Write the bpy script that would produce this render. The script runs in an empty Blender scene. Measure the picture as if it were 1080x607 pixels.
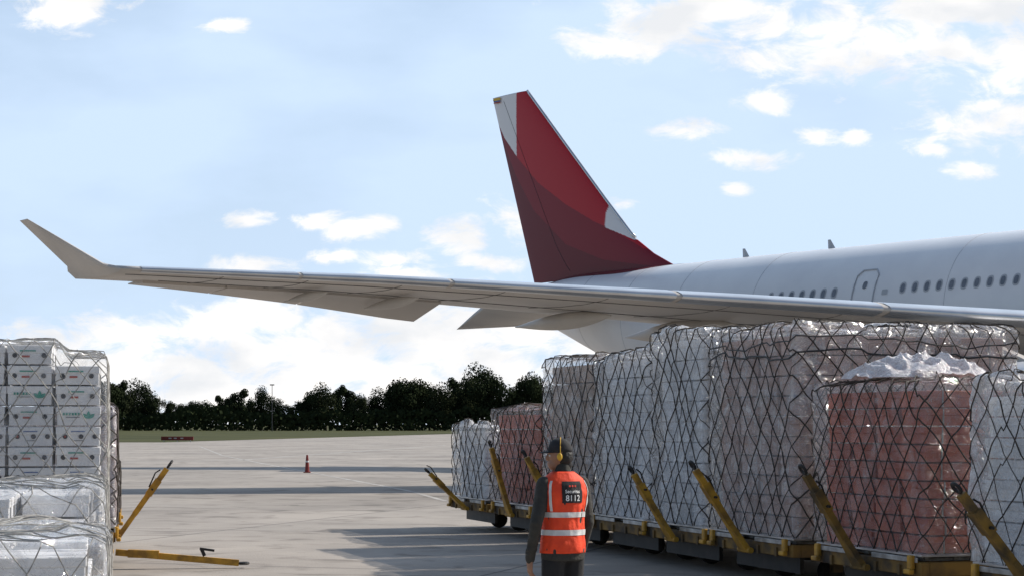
import bpy, bmesh, math, random
from mathutils import Vector, Matrix, noise
random.seed(7)
S = bpy.context.scene
COL = S.collection
R = math.radians
F = 2000.0; HZ = 447.0; CH = 1.85
def W(px, py, d): return Vector(((px-540)/F*d, d, CH+(HZ-py)/F*d))

# ------------------------------------------------------------------ helpers
def link(name, me, parent=None):
    o = bpy.data.objects.new(name, me); COL.objects.link(o)
    if parent is not None: o.parent = parent
    return o
def mesh_from_bm(name, bm, mats, smooth=False):
    me = bpy.data.meshes.new(name)
    bmesh.ops.recalc_face_normals(bm, faces=bm.faces)
    bm.to_mesh(me); bm.free()
    for m in (mats if isinstance(mats, (list, tuple)) else [mats]): me.materials.append(m)
    if smooth:
        for p in me.polygons: p.use_smooth = True
    return me
def ob(name, bm, mats, parent=None, smooth=False):
    return link(name, mesh_from_bm(name, bm, mats, smooth), parent)
def tag(o, label=None, cat=None, group=None, kind=None):
    if label: o['label'] = label
    if cat: o['category'] = cat
    if group: o['group'] = group
    if kind: o['kind'] = kind
    return o
def empty(name, loc, rz=0):
    o = bpy.data.objects.new(name, None); COL.objects.link(o)
    o.location = loc; o.rotation_euler = (0, 0, rz); o.empty_display_size = .2
    return o
def box(bm, c, s, mi=0, M=None, bev=0):
    r = bmesh.ops.create_cube(bm, size=1.0)
    vs = r['verts']
    for v in vs:
        v.co = Vector((v.co.x*s[0]+c[0], v.co.y*s[1]+c[1], v.co.z*s[2]+c[2]))
        if M is not None: v.co = M @ v.co
    fs = set(f for v in vs for f in v.link_faces)
    for f in fs: f.material_index = mi
    if bev:
        es = list(set(e for v in vs for e in v.link_edges))
        bmesh.ops.bevel(bm, geom=es, offset=bev, segments=1, affect='EDGES')
def frame_of(t, ref=None):
    t = t.normalized()
    ref = ref or (Vector((0,0,1)) if abs(t.z) < .9 else Vector((0,1,0)))
    a = ref.cross(t)
    if a.length < 1e-4: a = Vector((1,0,0)).cross(t)
    a.normalize(); b = t.cross(a).normalized()
    return a, b
def tube(bm, pts, rad, seg=8, mi=0, ref=None, cap=True, closed=False):
    pts = [Vector(p) for p in pts]; n = len(pts); rings = []
    for i, p in enumerate(pts):
        if closed: t = pts[(i+1) % n]-pts[(i-1) % n]
        else: t = pts[min(i+1, n-1)]-pts[max(i-1, 0)]
        if t.length < 1e-6: t = Vector((0,0,1))
        a, b = frame_of(t, ref)
        r = rad[i] if isinstance(rad, list) else rad
        ra, rb = r if isinstance(r, tuple) else (r, r)
        rings.append([bm.verts.new(p+a*math.cos(2*math.pi*k/seg)*ra+b*math.sin(2*math.pi*k/seg)*rb) for k in range(seg)])
    m = n if closed else n-1
    for i in range(m):
        A, B = rings[i], rings[(i+1) % n]
        for k in range(seg):
            f = bm.faces.new((A[k], A[(k+1) % seg], B[(k+1) % seg], B[k])); f.material_index = mi
    if cap and not closed:
        f = bm.faces.new(rings[0][::-1]); f.material_index = mi
        f = bm.faces.new(rings[-1]); f.material_index = mi
def loft(bm, rings, mi=0, cap=True, closed_ring=True):
    R_ = [[bm.verts.new(p) for p in r] for r in rings]
    n = len(R_[0])
    for i in range(len(R_)-1):
        for k in range(n if closed_ring else n-1):
            f = bm.faces.new((R_[i][k], R_[i][(k+1) % n], R_[i+1][(k+1) % n], R_[i+1][k])); f.material_index = mi
    if cap and closed_ring:
        bm.faces.new(R_[0][::-1]).material_index = mi; bm.faces.new(R_[-1]).material_index = mi
    return R_
def blob(bm, c, s, seg=16, rings=10, mi=0, rot=None):
    r = bmesh.ops.create_uvsphere(bm, u_segments=seg, v_segments=rings, radius=1)
    for v in r['verts']:
        p = Vector((v.co.x*s[0], v.co.y*s[1], v.co.z*s[2]))
        if rot is not None: p = rot @ p
        v.co = p+Vector(c)
    for f in set(f for v in r['verts'] for f in v.link_faces): f.material_index = mi
def evald(o):
    dg = bpy.context.evaluated_depsgraph_get(); dg.update()
    return bpy.data.meshes.new_from_object(o.evaluated_get(dg))
def fused(name, bm, mat, voxel, parent, smooth_it=3):
    tmp = ob(name+'_raw', bm, mat)
    m = tmp.modifiers.new('r', 'REMESH'); m.mode = 'VOXEL'; m.voxel_size = voxel
    s = tmp.modifiers.new('s', 'SMOOTH'); s.iterations = smooth_it; s.factor = .5
    me = evald(tmp); bpy.data.objects.remove(tmp)
    me.materials.clear(); me.materials.append(mat)
    for p in me.polygons: p.use_smooth = True
    return link(name, me, parent)

# ------------------------------------------------------------------ materials
def newmat(name):
    m = bpy.data.materials.new(name); m.use_nodes = True
    nt = m.node_tree; return m, nt, nt.nodes['Principled BSDF'], nt.nodes['Material Output']
def nd(nt, t, **kw):
    n = nt.nodes.new(t)
    for k, v in kw.items(): setattr(n, k, v)
    return n
def pm(name, c1, c2=None, scale=3, rough=.6, metal=0, bump=0, bscale=20, spec=.5, bdist=.01, stretch=None):
    m, nt, b, out = newmat(name)
    c2 = c2 or tuple(x*.8 for x in c1)
    tc = nd(nt, 'ShaderNodeTexCoord')
    src = tc.outputs['Object']
    if stretch:
        mp = nd(nt, 'ShaderNodeMapping'); mp.inputs['Scale'].default_value = stretch
        nt.links.new(src, mp.inputs[0]); src = mp.outputs[0]
    n = nd(nt, 'ShaderNodeTexNoise'); n.inputs['Scale'].default_value = scale; n.inputs['Detail'].default_value = 6
    nt.links.new(src, n.inputs['Vector'])
    r = nd(nt, 'ShaderNodeValToRGB')
    r.color_ramp.elements[0].position = .35; r.color_ramp.elements[1].position = .65
    r.color_ramp.elements[0].color = (*c2, 1); r.color_ramp.elements[1].color = (*c1, 1)
    nt.links.new(n.outputs['Fac'], r.inputs[0]); nt.links.new(r.outputs[0], b.inputs['Base Color'])
    b.inputs['Roughness'].default_value = rough; b.inputs['Metallic'].default_value = metal
    b.inputs['Specular IOR Level'].default_value = spec
    if bump:
        n2 = nd(nt, 'ShaderNodeTexNoise'); n2.inputs['Scale'].default_value = bscale; n2.inputs['Detail'].default_value = 6
        nt.links.new(src, n2.inputs['Vector'])
        bp = nd(nt, 'ShaderNodeBump'); bp.inputs['Strength'].default_value = bump; bp.inputs['Distance'].default_value = bdist
        nt.links.new(n2.outputs['Fac'], bp.inputs['Height']); nt.links.new(bp.outputs[0], b.inputs['Normal'])
    return m
def film(name, tint, lo, hi, gloss=.17, rough=.06, sc=1.0, bd=.09, p0=.45, p1=.68, crease=.28):
    # clear stretch film: transparent + sharp reflections, milky where it is creased or doubled
    m, nt, b, out = newmat(name)
    tc = nd(nt, 'ShaderNodeTexCoord')
    mp = nd(nt, 'ShaderNodeMapping'); mp.inputs['Scale'].default_value = (sc, sc, sc*.8); mp.inputs['Rotation'].default_value = (.35, .3, 0)
    mq = nd(nt, 'ShaderNodeMapping'); mq.inputs['Scale'].default_value = (sc, sc, sc*1.5); mq.inputs['Rotation'].default_value = (-.6, .5, 1)
    nt.links.new(tc.outputs['Object'], mp.inputs[0]); nt.links.new(tc.outputs['Object'], mq.inputs[0])
    n1 = nd(nt, 'ShaderNodeTexNoise'); n1.inputs['Scale'].default_value = 4.2; n1.inputs['Detail'].default_value = 10; n1.inputs['Distortion'].default_value = 1.0; n1.inputs['Roughness'].default_value = .64
    n2 = nd(nt, 'ShaderNodeTexNoise'); n2.inputs['Scale'].default_value = 3.6; n2.inputs['Detail'].default_value = 8; n2.inputs['Distortion'].default_value = 2.2
    nt.links.new(mp.outputs[0], n1.inputs['Vector']); nt.links.new(mq.outputs[0], n2.inputs['Vector'])
    def ridge(sock):
        a = nd(nt, 'ShaderNodeMath', operation='SUBTRACT'); nt.links.new(sock, a.inputs[0]); a.inputs[1].default_value = .5
        c = nd(nt, 'ShaderNodeMath', operation='ABSOLUTE'); nt.links.new(a.outputs[0], c.inputs[0])
        return c.outputs[0]
    r1 = ridge(n1.outputs['Fac']); r2 = ridge(n2.outputs['Fac'])
    sm_ = nd(nt, 'ShaderNodeMath', operation='ADD'); nt.links.new(r1, sm_.inputs[0]); nt.links.new(r2, sm_.inputs[1])
    bp = nd(nt, 'ShaderNodeBump'); bp.inputs['Strength'].default_value = 1; bp.inputs['Distance'].default_value = bd
    nt.links.new(sm_.outputs[0], bp.inputs['Height'])
    mr = nd(nt, 'ShaderNodeMapRange'); mr.inputs['From Min'].default_value = p0; mr.inputs['From Max'].default_value = p1
    mr.inputs['To Min'].default_value = lo; mr.inputs['To Max'].default_value = hi
    nt.links.new(n1.outputs['Fac'], mr.inputs['Value'])
    cre = nd(nt, 'ShaderNodeMapRange'); cre.inputs['From Min'].default_value = 0; cre.inputs['From Max'].default_value = .012; cre.inputs['To Min'].default_value = crease; cre.inputs['To Max'].default_value = 0
    nt.links.new(r2, cre.inputs['Value'])
    fa = nd(nt, 'ShaderNodeMath', operation='ADD'); fa.use_clamp = True; nt.links.new(mr.outputs[0], fa.inputs[0]); nt.links.new(cre.outputs[0], fa.inputs[1])
    b.inputs['Base Color'].default_value = (*tint, 1); b.inputs['Roughness'].default_value = rough+.1
    b.inputs['Specular IOR Level'].default_value = .8
    nt.links.new(bp.outputs[0], b.inputs['Normal'])
    tr = nd(nt, 'ShaderNodeBsdfTransparent'); gl = nd(nt, 'ShaderNodeBsdfGlossy'); gl.inputs['Roughness'].default_value = rough
    gl.inputs['Color'].default_value = (.95,.95,.95,1); nt.links.new(bp.outputs[0], gl.inputs['Normal'])
    m1 = nd(nt, 'ShaderNodeMixShader'); m1.inputs[0].default_value = gloss; nt.links.new(tr.outputs[0], m1.inputs[1]); nt.links.new(gl.outputs[0], m1.inputs[2])
    m2 = nd(nt, 'ShaderNodeMixShader'); nt.links.new(fa.outputs[0], m2.inputs[0]); nt.links.new(m1.outputs[0], m2.inputs[1]); nt.links.new(b.outputs[0], m2.inputs[2])
    nt.links.new(m2.outputs[0], out.inputs['Surface'])
    return m

M = {}
M['white_paint'] = pm('aircraft white paint', (.78,.79,.81), (.71,.72,.75), .6, .28, 0, .03, 2, .5)
M['wing_paint'] = pm('wing grey paint', (.62,.57,.52), (.47,.44,.41), .5, .4, 0, .03, 2, stretch=(1,.2,1))
M['slat_metal'] = pm('polished leading edge', (.72,.73,.75), (.6,.61,.63), 1, .28, .75)
M['dark_metal'] = pm('dark metal', (.05,.05,.055), (.03,.03,.03), 5, .5, .4)
M['window'] = pm('cabin window', (.17,.19,.23), (.13,.15,.18), 5, .15)
M['line'] = pm('panel outline grey', (.44,.46,.5), (.4,.42,.45), 5, .5)
M['seam'] = pm('wing panel seam', (.14,.135,.13), (.1,.1,.1), 5, .6)
M['yellow'] = pm('worn yellow paint', (.62,.33,.03), (.28,.15,.025), 7, .6, .1, .25, 30)
M['yellow2'] = pm('dirty yellow paint', (.34,.19,.03), (.07,.05,.025), 4, .75, .1, .25, 30)
M['frame'] = pm('grimy dolly frame', (.3,.17,.035), (.05,.04,.03), 3.0, .8, .1, .25, 30)
M['galv'] = pm('galvanised steel', (.5,.5,.49), (.2,.19,.18), 6, .45, .5, .1, 30)
M['steel_dark'] = pm('dark greasy steel', (.04,.037,.034), (.02,.02,.02), 6, .6, .3, .1, 30)
M['tyre'] = pm('tyre rubber', (.022,.022,.022), (.014,.014,.014), 8, .9)
M['alu'] = pm('pallet aluminium', (.62,.62,.62), (.42,.42,.42), 4, .4, .7)
M['net_dark'] = pm('dark cargo net cord', (.06,.047,.038), (.025,.02,.016), 20, .8)
M['net_light'] = pm('grey cargo net cord', (.42,.41,.38), (.2,.19,.18), 20, .8)
M['strap'] = pm('black strap', (.03,.03,.033), (.015,.015,.015), 20, .6)
M['film_clear'] = film('clear stretch film', (.82,.81,.81), .04, .7)
M['film_pink'] = film('clear film on pink cartons', (.8,.72,.7), .0, .34, .12, crease=.2)
M['film_white'] = film('milky stretch film', (.88,.88,.9), .08, .85, .2)
M['film_rose'] = film('grey rose stretch film', (.66,.6,.62), .1, .8, .2)
M['film_left'] = film('thin clear film', (.9,.9,.92), .0, .55, .13)
M['film_thin'] = film('very thin clear film', (.9,.9,.92), .0, .25, .08, crease=.12)
M['film_mound'] = film('bunched white film', (.88,.82,.82), .45, 1.0, .35, .12, 2.2, .05)
def carton_mat(n, c, c2): return pm(n, c, c2, 2.2, .75, 0, .15, 25)
M['c_white'] = carton_mat('white carton board', (.84,.84,.84), (.72,.72,.74))
M['c_salmon'] = carton_mat('salmon carton board', (.56,.165,.1), (.36,.095,.06))
M['c_pink'] = carton_mat('pale pinkish carton board', (.6,.44,.39), (.42,.28,.24))
M['c_brown'] = carton_mat('brown carton board', (.5,.37,.29), (.34,.24,.18))
M['tape'] = pm('carton strapping', (.42,.4,.37), (.24,.23,.21), 10, .4)
M['print_red'] = pm('red print', (.4,.05,.03), (.3,.03,.02), 10, .6)
M['print_hole_dark'] = pm('dark of print and painted holes', (.04,.04,.05), (.025,.025,.03), 10, .6)
M['print_teal'] = pm('teal print', (.07,.36,.28), (.06,.3,.24), 10, .6)
M['print_blue'] = pm('blue print', (.06,.14,.36), (.05,.11,.3), 10, .6)
M['bark'] = pm('bark', (.05,.04,.03), (.03,.025,.02), 8, .9)
M['leaf1'] = pm('dark foliage', (.032,.042,.02), (.02,.027,.015), .12, 1, spec=0)
M['leaf2'] = pm('olive foliage', (.042,.05,.025), (.024,.031,.017), .12, 1, spec=0)
M['cone_red'] = pm('cone plastic', (.22,.02,.015), (.16,.015,.012), 8, .6)
M['sign_red'] = pm('faded dark red board', (.16,.02,.015), (.11,.015,.012), 8, .7)
M['refl_white'] = pm('reflective white', (.7,.7,.7), (.6,.6,.6), 8, .3)
M['sign_white'] = pm('faded sign white', (.4,.4,.4), (.3,.3,.3), 8, .5)
M['vest'] = pm('orange hi-vis fabric', (.95,.075,.015), (.78,.05,.01), 9, .7, 0, .6, 14, bdist=.02)
M['refl_strip'] = pm('silver reflective strip', (.78,.78,.76), (.6,.6,.6), 14, .35, 0, .4, 20)
M['black_fabric'] = pm('black fabric', (.025,.025,.028), (.014,.014,.016), 12, .85, 0, .5, 20)
M['jacket'] = pm('dark olive jacket', (.05,.047,.04), (.026,.025,.022), 8, .85, 0, .8, 16, bdist=.02)
M['trouser'] = pm('dark trousers', (.018,.018,.02), (.011,.011,.012), 8, .85, 0, .6, 16)
M['skin'] = pm('skin', (.33,.17,.1), (.28,.14,.085), 8, .5)
M['hair'] = pm('black hair', (.015,.012,.01), (.008,.007,.006), 30, .6, 0, .8, 60)
M['cap_yellow'] = pm('yellow cap trim', (.7,.42,.03), (.55,.3,.02), 12, .6)
M['eye'] = pm('eye', (.5,.5,.5), (.4,.4,.4), 8, .2)

# ------------------------------------------------------------------ camera, sun, world
cd = bpy.data.cameras.new('camera'); cam = bpy.data.objects.new('camera', cd); COL.objects.link(cam)
cam.location = (0, 0, CH); cam.rotation_euler = (R(90), 0, 0)
cd.sensor_width = 36; cd.lens = 36*F/1080; cd.shift_y = (HZ-303.5)/1080; cd.clip_end = 30000; cd.clip_start = .1
S.camera = cam
AZ = R(69); EL = R(38)
sv = Vector((math.sin(AZ)*math.cos(EL), math.cos(AZ)*math.cos(EL), math.sin(EL)))
sl = bpy.data.lights.new('sun', 'SUN'); so = bpy.data.objects.new('sun', sl); COL.objects.link(so)
sl.energy = 5.0; sl.angle = R(.5); sl.color = (1, .93, .83)
so.rotation_euler = sv.to_track_quat('Z', 'Y').to_euler(); so.location = (0,0,50)
S.view_settings.view_transform = 'Standard'; S.view_settings.look = 'None'; S.view_settings.exposure = 0

wd = bpy.data.worlds.new('World'); S.world = wd; wd.use_nodes = True
nt = wd.node_tree; L = nt.links.new
bg = nt.nodes['Background']; bg.inputs['Strength'].default_value = .1
sky = nd(nt, 'ShaderNodeTexSky'); sky.sky_type = 'NISHITA'; sky.sun_disc = False
sky.sun_elevation = EL; sky.sun_rotation = AZ; sky.air_density = 1; sky.dust_density = 1; sky.ozone_density = 1.5
tc = nd(nt, 'ShaderNodeTexCoord')
sep = nd(nt, 'ShaderNodeSeparateXYZ'); L(tc.outputs['Generated'], sep.inputs[0])
def mth(op, a, b=None, c=None, clamp=False):
    n = nd(nt, 'ShaderNodeMath', operation=op); n.use_clamp = clamp
    for i, x in enumerate((a, b, c)):
        if x is None: continue
        if isinstance(x, (int, float)): n.inputs[i].default_value = x
        else: L(x, n.inputs[i])
    return n.outputs[0]
yy = mth('MAXIMUM', sep.outputs[1], .08)
aa = mth('DIVIDE', sep.outputs[0], yy); bb = mth('DIVIDE', sep.outputs[2], yy)
cmb = nd(nt, 'ShaderNodeCombineXYZ'); L(aa, cmb.inputs[0]); L(bb, cmb.inputs[1])
nzw = nd(nt, 'ShaderNodeTexNoise'); nzw.inputs['Scale'].default_value = 30; nzw.inputs['Detail'].default_value = 12; nzw.inputs['Roughness'].default_value = .64; nzw.inputs['Distortion'].default_value = .4
mpn = nd(nt, 'ShaderNodeMapping'); mpn.inputs['Scale'].default_value = (1, 1.9, 1); L(cmb.outputs[0], mpn.inputs[0]); L(mpn.outputs[0], nzw.inputs['Vector'])
clouds = [(890,46,112,36),(985,48,100,34),(1075,60,70,36),(730,10,100,22),(660,48,52,18),(700,34,66,24),(810,32,66,20),(1020,12,110,22),
 (805,106,34,13),(730,139,34,10),(800,166,34,10),(862,144,22,9),(903,147,17,8),(1030,138,60,17),(1075,120,40,15),(1022,182,24,9),(985,158,20,8),
 (65,17,38,17),(75,0,45,14),(232,27,24,7),(260,233,28,8),(334,236,24,9),(372,243,42,12),(395,238,22,10),(492,250,36,18),(545,240,28,24),(515,276,32,11),
 (262,281,42,10),(415,273,38,10),(355,271,26,7),(430,288,48,11),(650,216,17,7),(775,201,15,6),(610,240,20,9),
 (40,362,90,24),(130,352,70,22),(210,350,70,26),(290,340,60,32),(350,352,80,34),(430,348,90,48),(500,345,70,44),(560,350,60,36),(620,350,60,30),(60,400,170,50),(200,405,170,50),(340,400,170,52),(480,400,170,52),(-60,380,90,40),(130,380,170,40),(320,375,170,46),(480,375,130,46),
 (1250,40,120,60),(-200,120,120,30),(1300,200,120,30),(-300,300,160,40),(1350,330,200,40)]
field = None
for (px, py, rx, ry) in clouds:
    s1 = nd(nt, 'ShaderNodeVectorMath', operation='SUBTRACT'); L(cmb.outputs[0], s1.inputs[0]); s1.inputs[1].default_value = ((px-540)/F, (HZ-py)/F, 0)
    s2 = nd(nt, 'ShaderNodeVectorMath', operation='MULTIPLY'); L(s1.outputs[0], s2.inputs[0]); s2.inputs[1].default_value = (F/rx, F/ry, 0)
    s3 = nd(nt, 'ShaderNodeVectorMath', operation='LENGTH'); L(s2.outputs[0], s3.inputs[0])
    v = mth('SUBTRACT', 1.0, s3.outputs['Value'])
    field = v if field is None else mth('SMOOTH_MAX', field, v, .2)
fz = mth('ADD', field, mth('MULTIPLY', mth('SUBTRACT', nzw.outputs['Fac'], .5), 4.6))
ms = nd(nt, 'ShaderNodeMapRange'); ms.interpolation_type = 'SMOOTHSTEP'
ms.inputs['From Min'].default_value = -.38; ms.inputs['From Max'].default_value = .8; L(fz, ms.inputs['Value'])
nz2 = nd(nt, 'ShaderNodeTexNoise'); nz2.inputs['Scale'].default_value = 5; nz2.inputs['Detail'].default_value = 8
mp2 = nd(nt, 'ShaderNodeMapping'); mp2.inputs['Scale'].default_value = (1, 2.4, 1); mp2.inputs['Location'].default_value = (3.2, 1.1, 0)
L(cmb.outputs[0], mp2.inputs[0]); L(mp2.outputs[0], nz2.inputs['Vector'])
veil = mth('MULTIPLY', mth('SUBTRACT', nz2.outputs['Fac'], .34), 1.4, clamp=True)
hz = nd(nt, 'ShaderNodeMapRange'); hz.inputs['From Min'].default_value = 0; hz.inputs['From Max'].default_value = .25
hz.inputs['To Min'].default_value = .9; hz.inputs['To Max'].default_value = .5; L(bb, hz.inputs['Value'])
hx_ = nd(nt, 'ShaderNodeMapRange'); hx_.inputs['From Min'].default_value = -.27; hx_.inputs['From Max'].default_value = .3
hx_.inputs['To Min'].default_value = 0; hx_.inputs['To Max'].default_value = .3; L(aa, hx_.inputs['Value'])
veil2 = mth('ADD', mth('ADD', veil, hx_.outputs[0]), hz.outputs[0], clamp=True)
# the haze fades out behind the camera: unseen sky darkened to cut fill light
fb = nd(nt, 'ShaderNodeMapRange'); fb.interpolation_type = 'SMOOTHSTEP'; fb.inputs['From Min'].default_value = -.1; fb.inputs['From Max'].default_value = .7
fb.inputs['To Min'].default_value = 0; fb.inputs['To Max'].default_value = 1; L(sep.outputs[1], fb.inputs['Value'])
veil3 = mth('MULTIPLY', veil2, fb.outputs[0])
mx0 = nd(nt, 'ShaderNodeMix', data_type='RGBA'); L(veil3, mx0.inputs['Factor']); L(sky.outputs[0], mx0.inputs['A']); mx0.inputs['B'].default_value = (6.6, 8.0, 9.8, 1)
mxb = nd(nt, 'ShaderNodeMix', data_type='RGBA', blend_type='ADD'); L(fb.outputs[0], mxb.inputs['Factor']); L(mx0.outputs['Result'], mxb.inputs['A']); mxb.inputs['B'].default_value = (.1,.35,.8,1)
nz3 = nd(nt, 'ShaderNodeTexNoise'); nz3.inputs['Scale'].default_value = 16; nz3.inputs['Detail'].default_value = 8
L(mpn.outputs[0], nz3.inputs['Vector'])
cr = nd(nt, 'ShaderNodeMix', data_type='RGBA'); 
cf = nd(nt, 'ShaderNodeMapRange'); cf.inputs['From Min'].default_value = .36; cf.inputs['From Max'].default_value = .6; L(nz3.outputs['Fac'], cf.inputs['Value'])
L(cf.outputs[0], cr.inputs['Factor']); cr.inputs['A'].default_value = (8.6, 8.8, 9.1, 1); cr.inputs['B'].default_value = (11.4, 11.1, 10.8, 1)
mx = nd(nt, 'ShaderNodeMix', data_type='RGBA'); L(ms.outputs[0], mx.inputs['Factor']); L(mxb.outputs['Result'], mx.inputs['A']); L(cr.outputs['Result'], mx.inputs['B'])
L(mx.outputs['Result'], bg.inputs['Color'])

# ------------------------------------------------------------------ ground
def poly(name, pts, z, mat):
    bm = bmesh.new(); bm.faces.new([bm.verts.new((x, y, z)) for x, y in pts])
    o = ob(name, bm, mat); return tag(o, kind='structure')
M['grass'] = pm('dry grass', (.085,.085,.032), (.05,.055,.02), .05, .95, 0, .4, 2, spec=.1)
m, nt2, b, out = newmat('apron concrete'); M['concrete'] = m
tcn = nd(nt2, 'ShaderNodeTexCoord'); l2 = nt2.links.new
br = nd(nt2, 'ShaderNodeTexBrick'); br.offset = 0; br.inputs['Scale'].default_value = 1
br.inputs['Brick Width'].default_value = 7.5; br.inputs['Row Height'].default_value = 7.5; br.inputs['Mortar Size'].default_value = .035; br.inputs['Mortar Smooth'].default_value = .3
br.inputs['Color1'].default_value = (.36,.32,.28,1); br.inputs['Color2'].default_value = (.32,.287,.253,1); br.inputs['Mortar'].default_value = (.16,.145,.13,1)
mpb = nd(nt2, 'ShaderNodeMapping'); mpb.inputs['Rotation'].default_value = (0,0,R(18)); l2(tcn.outputs['Object'], mpb.inputs[0]); l2(mpb.outputs[0], br.inputs['Vector'])
n1 = nd(nt2, 'ShaderNodeTexNoise'); n1.inputs['Scale'].default_value = .18; n1.inputs['Detail'].default_value = 9; n1.inputs['Roughness'].default_value = .65; l2(tcn.outputs['Object'], n1.inputs['Vector'])
r1 = nd(nt2, 'ShaderNodeValToRGB'); r1.color_ramp.elements[0].position = .3; r1.color_ramp.elements[0].color = (.68,.67,.66,1); r1.color_ramp.elements[1].position = .6; r1.color_ramp.elements[1].color = (1.1,1.09,1.07,1)
l2(n1.outputs['Fac'], r1.inputs[0])
n3 = nd(nt2, 'ShaderNodeTexNoise'); n3.inputs['Scale'].default_value = 1.1; n3.inputs['Detail'].default_value = 8; n3.inputs['Distortion'].default_value = .6; l2(tcn.outputs['Object'], n3.inputs['Vector'])
r3 = nd(nt2, 'ShaderNodeValToRGB'); r3.color_ramp.elements[0].position = .3; r3.color_ramp.elements[0].color = (.4,.38,.36,1); r3.color_ramp.elements[1].position = .46; r3.color_ramp.elements[1].color = (1,1,1,1)
l2(n3.outputs['Fac'], r3.inputs[0])
mm1 = nd(nt2, 'ShaderNodeMix', data_type='RGBA', blend_type='MULTIPLY'); mm1.inputs['Factor'].default_value = 1; l2(br.outputs[0], mm1.inputs['A']); l2(r1.outputs[0], mm1.inputs['B'])
mm2 = nd(nt2, 'ShaderNodeMix', data_type='RGBA', blend_type='MULTIPLY'); mm2.inputs['Factor'].default_value = .7; l2(mm1.outputs['Result'], mm2.inputs['A']); l2(r3.outputs[0], mm2.inputs['B'])
l2(mm2.outputs['Result'], b.inputs['Base Color']); b.inputs['Roughness'].default_value = .8
n4 = nd(nt2, 'ShaderNodeTexNoise'); n4.inputs['Scale'].default_value = 25; n4.inputs['Detail'].default_value = 6; l2(tcn.outputs['Object'], n4.inputs['Vector'])
bp = nd(nt2, 'ShaderNodeBump'); bp.inputs['Strength'].default_value = .6; bp.inputs['Distance'].default_value = .012; l2(n4.outputs['Fac'], bp.inputs['Height']); l2(bp.outputs[0], b.inputs['Normal'])
poly('ground', [(-9000,-500),(9000,-500),(9000,14000),(-9000,14000)], 0, M['grass'])
poly('apron', [(-300,-100),(400,-100),(400,700),(30,700),(-11,372),(-36,196),(-300,150)], .004, M['concrete'])
M['paint'] = pm('worn white line', (.5,.48,.44), (.32,.29,.26), .9, .7)
def strip(name, pts, w, mat=None):
    bm = bmesh.new(); A = []
    P = [Vector((p[0], p[1], 0)) for p in pts]
    for i, p in enumerate(P):
        t = (P[min(i+1, len(P)-1)]-P[max(i-1, 0)]).normalized(); n = Vector((-t.y, t.x, 0))*w/2
        A.append((bm.verts.new(p+n+Vector((0,0,.008))), bm.verts.new(p-n+Vector((0,0,.008)))))
    for i in range(len(A)-1): bm.faces.new((A[i][0], A[i][1], A[i+1][1], A[i+1][0]))
    tag(ob(name, bm, mat or M['paint']), kind='structure')
def G(px, py):
    d = CH*F/(py-HZ); return ((px-540)/F*d, d)
strip('apron_marking', [G(210,470), G(235,480), G(285,490), G(350,502), G(430,517), G(470,528)], .14)
strip('apron_marking', [G(130,487), G(250,485), G(330,479), G(470,469)], .3)

# ------------------------------------------------------------------ aircraft
TX, TY = 1.2, 86.0
fx, fy = .6056, -.7958
plane = empty('airliner', (TX, TY, 0), math.atan2(fy, fx))
tag(plane, 'white twin engine airliner with a red and maroon tail fin parked behind the cargo', 'airplane')
def W2L(p): 
    dx, dy = p[0]-TX, p[1]-TY
    return Vector((dx*fx+dy*fy, -dx*fy+dy*fx, p[2]))
prof = [(-.6,.24,7.32),(-.2,.5,7.3),(1,.95,7.25),(3,1.45,7.0),(5,1.85,6.6),(8,2.35,6.1),(11,2.62,5.83),(14,2.78,5.68),(17,2.82,5.64),(46,2.82,5.62),(50,2.7,5.55),(53,2.3,5.3),(55.5,1.6,5.0),(57.3,.8,4.7),(57.9,.2,4.6)]
def fus(s):
    for i in range(len(prof)-1):
        a, b_ = prof[i], prof[i+1]
        if s <= b_[0]:
            t = max(0, (s-a[0])/(b_[0]-a[0])); return a[1]+(b_[1]-a[1])*t, a[2]+(b_[2]-a[2])*t
    return prof[-1][1], prof[-1][2]
ss = [-.6,-.4,-.2]+[x*.5 for x in range(0, 35)]+[18+i*2 for i in range(14)]+[46,47.5,49,50,51,52,53,54,55,56,57,57.6,57.9]
def sm(s):
    a = [fus(s+d) for d in (-1.2,-.6,0,.6,1.2)] if 1 < s < 56 else [fus(s)]
    return sum(x[0] for x in a)/len(a), sum(x[1] for x in a)/len(a)
bm = bmesh.new()
loft(bm, [[Vector((s, sm(s)[0]*math.cos(2*math.pi*k/64), sm(s)[1]+sm(s)[0]*math.sin(2*math.pi*k/64))) for k in range(64)] for s in ss])
ob('fuselage', bm, M['white_paint'], plane, True)
bm = bmesh.new()
tube(bm, [(-.85,0,7.33),(-.55,0,7.32),(.0,0,7.3)], [.2,.29,.5], 20)
ob('exhaust_cone', bm, M['dark_metal'], plane, True)
def side_pt(s, z, off=0, sg=-1):
    r, cz = sm(s); h = z-cz; y = math.sqrt(max(.01, (r+off)**2-h*h)); return Vector((s, sg*y, z))
wz = 6.55
def side_plate(bm, s, z, w, h, off, n=16, mi=0, p=2.6):
    vs = []
    for k in range(n):
        a = 2*math.pi*k/n; c, s_ = math.cos(a), math.sin(a)
        x = abs(c)**(2/p)*(1 if c > 0 else -1)*w/2; y = abs(s_)**(2/p)*(1 if s_ > 0 else -1)*h/2
        vs.append(bm.verts.new(side_pt(s+x, z+y, off)))
    f = bm.faces.new(vs); f.material_index = mi
s = 17.4
while s < 50:
    if not ((21.1 < s < 23.7) or (31 < s < 32.3) or (44 < s < 46)):
        bm = bmesh.new(); side_plate(bm, s, wz, .29, .42, .006)
        w = ob('cabin_window', bm, M['line'], plane)
        bm = bmesh.new(); side_plate(bm, s, wz, .19, .30, .012)
        ob('pane', bm, M['window'], w)
    s += .533
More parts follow.
